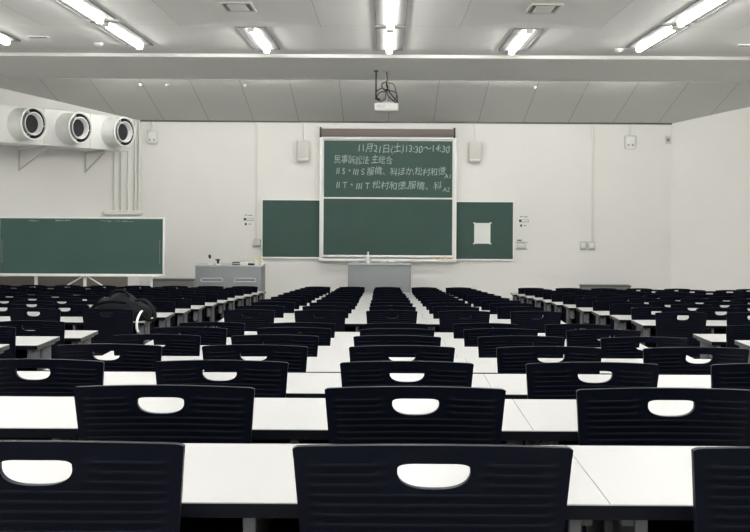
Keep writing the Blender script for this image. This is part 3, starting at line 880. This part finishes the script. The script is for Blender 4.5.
for s in (.511, 1.653, 2.737):
    c = dpt(s, 0, (zb+zt_)/2+.01) - r.location
    nz = MB().lathe([(.20, 0), (.292, 0), (.288, .05), (.278, .30), (.292, .315), (.296, .335), (.275, .342), (.262, .33), (.255, .25), (.235, .12), (.20, .10)], c, dn, 48).build('nozzle', M['duct'], r)
    MB().lathe([(0, .10), (.234, .10), (.252, .25), (.259, .318), (.2585, .318), (.2515, .25), (.233, .102), (0, .102)], c, dn, 40).build('throat', M['dark'], nz)  # dark lining puts the nozzle's inner shade into its colour
    MB().lathe([(.259, .325), (.262, .345), (.275, .350), (.292, .345), (.297, .330), (.290, .318)], c, dn, 48).build('rim', M['white'], nz)
    tilt = dn
    MB().lathe([(.185, .12), (.20, .335), (.205, .345), (.19, .348), (.165, .30), (.150, .17), (.145, .13)], c, tilt, 40).build('inner_ring', M['duct'], nz)
    MB().lathe([(0, .15), (.150, .15), (.168, .25), (.167, .262), (0, .265)], c, tilt, 32).build('core', M['dark'], nz)  # dark plug stands in for the shade deep in the nozzle
    b = MB()
    for k in range(3):
        a = 2*PI*k/3+.4
        u = Vector((0,0,1)); v = dn.cross(u)
        dr = u*math.cos(a)+v*math.sin(a)
        b.cyl(c+dr*.19+dn*.31, c+dr*.27+dn*.31, .008, n=8)
    b.build('spider_arm', M['duct'], nz)
# wall brackets under it
wn = Vector((1, -SPL, 0)).normalized()
for s in (.62, 2.05, 3.35):
    pf = dpt(s, -.06, zb)
    t = (pf - Vector((WL, YW, 0))).dot(wn)          # distance to the slanted wall
    pw = pf - wn*(t-.02); pw.z = zb
    b = MB()
    b.sweep([pf-Vector((0,0,.02))-r.location, pw-Vector((0,0,.02))-r.location], .02, 6)
    b.sweep([pw-Vector((0,0,.0))-r.location, pw-Vector((0,0,.42))-r.location], .02, 6)
    b.sweep([pf-Vector((0,0,.03))-r.location, pw-Vector((0,0,.40))-r.location], .016, 6)
    b.build('bracket', M['offwhite'], r)

# pipes down the slanted wall beside the duct, ending in a small cable tray
wd = Vector((-SPL, -1, 0)).normalized(); L1 = math.hypot(SPL, 1)
def wallpt(t, off=.035): return Vector((WL, YW, 0)) + wd*(t*L1) + wn*off
names = ['leftmost thin grey pipe running down the wall below the duct', 'second thin grey pipe from the left below the duct end',
         'third thin grey pipe from the left at the duct end', 'fourth thin grey pipe from the left beside the duct end', 'rightmost thin grey pipe in the corner beside the duct']
for t, ztop, nm in zip((.367, .273, .179, .082, .032), (1.08, 1.08, 1.72, 1.78, 1.78), names):
    p = wallpt(t)
    o = MB().cyl((0, 0, 0), (0, 0, ZC+ztop-2.02), .022, n=10).build('wall_pipe', M['pipe'])
    o.location = (p.x, p.y, 2.02); tag(o, nm, 'pipe', 'pipes on the left wall')
r = empty('cable_tray', tuple(wallpt(.26, 0)+Vector((0,0,1.98))), 'shallow pale cable tray on the wall above the long left chalkboard', 'cable tray')
b = MB(); b.box(-.42, .42, -.12, 0, 0, .03, .003); b.box(-.42, .42, -.12, -.11, .03, .09, .003); b.box(-.42, .42, -.01, 0, .03, .09, .003)
m = Matrix(((-wd.x, -wn.x, 0, 0), (-wd.y, -wn.y, 0, 0), (0, 0, 1, 0), (0, 0, 0, 1)))
b.xf(m); bmesh.ops.recalc_face_normals(b.bm, faces=b.bm.faces); b.build('trough', M['pipe'], r)

# ------------------------------------------------------------------ projector hung from the soffit
yp = 17.82
xp = .035
r = empty('projector', (xp, yp, ZSOF), 'white projector hung from the ceiling beam in a tangle of black cables', 'projector')
zt0, zb0 = ZC+1.735-ZSOF, ZC+1.62-ZSOF
MB().box(-.20, .20, -.16, .16, zb0, zt0, .015, 3).build('body', M['white'], r)
MB().box(-.19, .19, -.15, .15, zb0-.016, zb0+.004, .006).build('bottom_plate', M['offwhite'], r)
MB().lathe([(0, 0), (.05, 0), (.05, .03), (.04, .035), (0, .02)], (.09, .16, (zt0+zb0)/2), (0, 1, 0), 24).build('lens', M['black'], r)
b = MB()
for k in range(7): b.box(-.16+.02*k, -.15+.02*k, -.164, -.158, zb0+.03, zt0-.03)
b.build('vent_grille', M['offwhite'], r, smooth=False)
b = MB(); b.cyl((0, 0, zt0), (0, 0, 0), .018); b.lathe([(0, 0), (.06, 0), (.06, -.02), (.02, -.03), (0, -.03)], (0, 0, 0), n=20)
b.box(-.10, .10, -.08, .08, zt0, zt0+.03, .004)
for s in (-1, 1): b.sweep([(0, 0, zt0+.20), (s*.16, .02, zt0+.01)], .009)
b.build('ceiling_mount', M['offwhite'], r)
b = MB(); b.cyl((-.175, -.05, zt0+.06), (-.175, -.05, 0), .014); b.box(-.215, -.135, -.09, -.01, -.015, 0, .003)
b.sweep(smoothpts([(-.175, -.05, zt0+.20), (-.17, -.05, zt0+.10), (-.10, -.06, zt0+.06)]), .014)
b.build('cable_pole', M['black'], r)
cab = [
 [(0, -.03, -.02), (.01, -.03, -.15), (.0, -.05, -.25), (.05, -.08, -.36), (.15, -.1, zt0+.06), (.19, -.1, zt0+.0)],
 [(-.17, -.05, zt0+.20), (-.08, -.08, zt0+.25), (0, -.09, zt0+.22), (.1, -.1, zt0+.2), (.17, -.08, zt0+.16), (.185, -.05, zt0+.02)],
 [(.0, -.06, zt0+.36), (-.07, -.09, zt0+.33), (-.07, -.1, zt0+.26), (.01, -.1, zt0+.20), (.02, -.1, zt0+.27), (.0, -.06, zt0+.34)],
 [(.02, -.06, zt0+.34), (.10, -.08, zt0+.33), (.15, -.1, zt0+.24), (.17, -.1, zt0+.12), (.12, -.1, zt0+.03)],
 [(-.02, -.08, zt0+.2), (-.12, -.1, zt0+.17), (-.16, -.1, zt0+.08), (-.10, -.1, zt0+.03), (-.02, -.1, zt0+.07), (-.01, -.1, zt0+.19)],
 [(.0, -.09, zt0+.24), (.02, -.1, zt0+.14), (.08, -.1, zt0+.07), (.16, -.08, zt0+.01)],
]
for i, c in enumerate(cab):
    MB().sweep(smoothpts(c, 10), .0095 if i != 3 else .007, 6).build('cable', M['black'], r)

# ------------------------------------------------------------------ camera and output
cd = bpy.data.cameras.new('camera'); cam = bpy.data.objects.new('camera', cd); COL.objects.link(cam)
cam.location = (-.0026, 0, ZC)
cam.rotation_euler = (Matrix.Rotation(PI/2, 3, 'X') @ Matrix.Rotation(.0056, 3, 'Z')).to_euler()   # hand-held, a touch off level
cd.sensor_fit = 'HORIZONTAL'; cd.sensor_width = 36.0; cd.lens = F/750*36.0
cd.shift_x = -(PX-375)/750; cd.shift_y = -(266-PY)/750
cd.clip_start = .05; cd.clip_end = 100
SC.camera = cam

w = bpy.data.worlds.new('world'); SC.world = w; w.use_nodes = True
w.node_tree.nodes['Background'].inputs[0].default_value = (.02, .02, .02, 1)
vs = SC.view_settings
SC.display_settings.display_device = 'sRGB'
vs.view_transform = 'Standard'; vs.look = 'None'; vs.gamma = 1.0; vs.use_curve_mapping = False
vs.exposure = 1.25
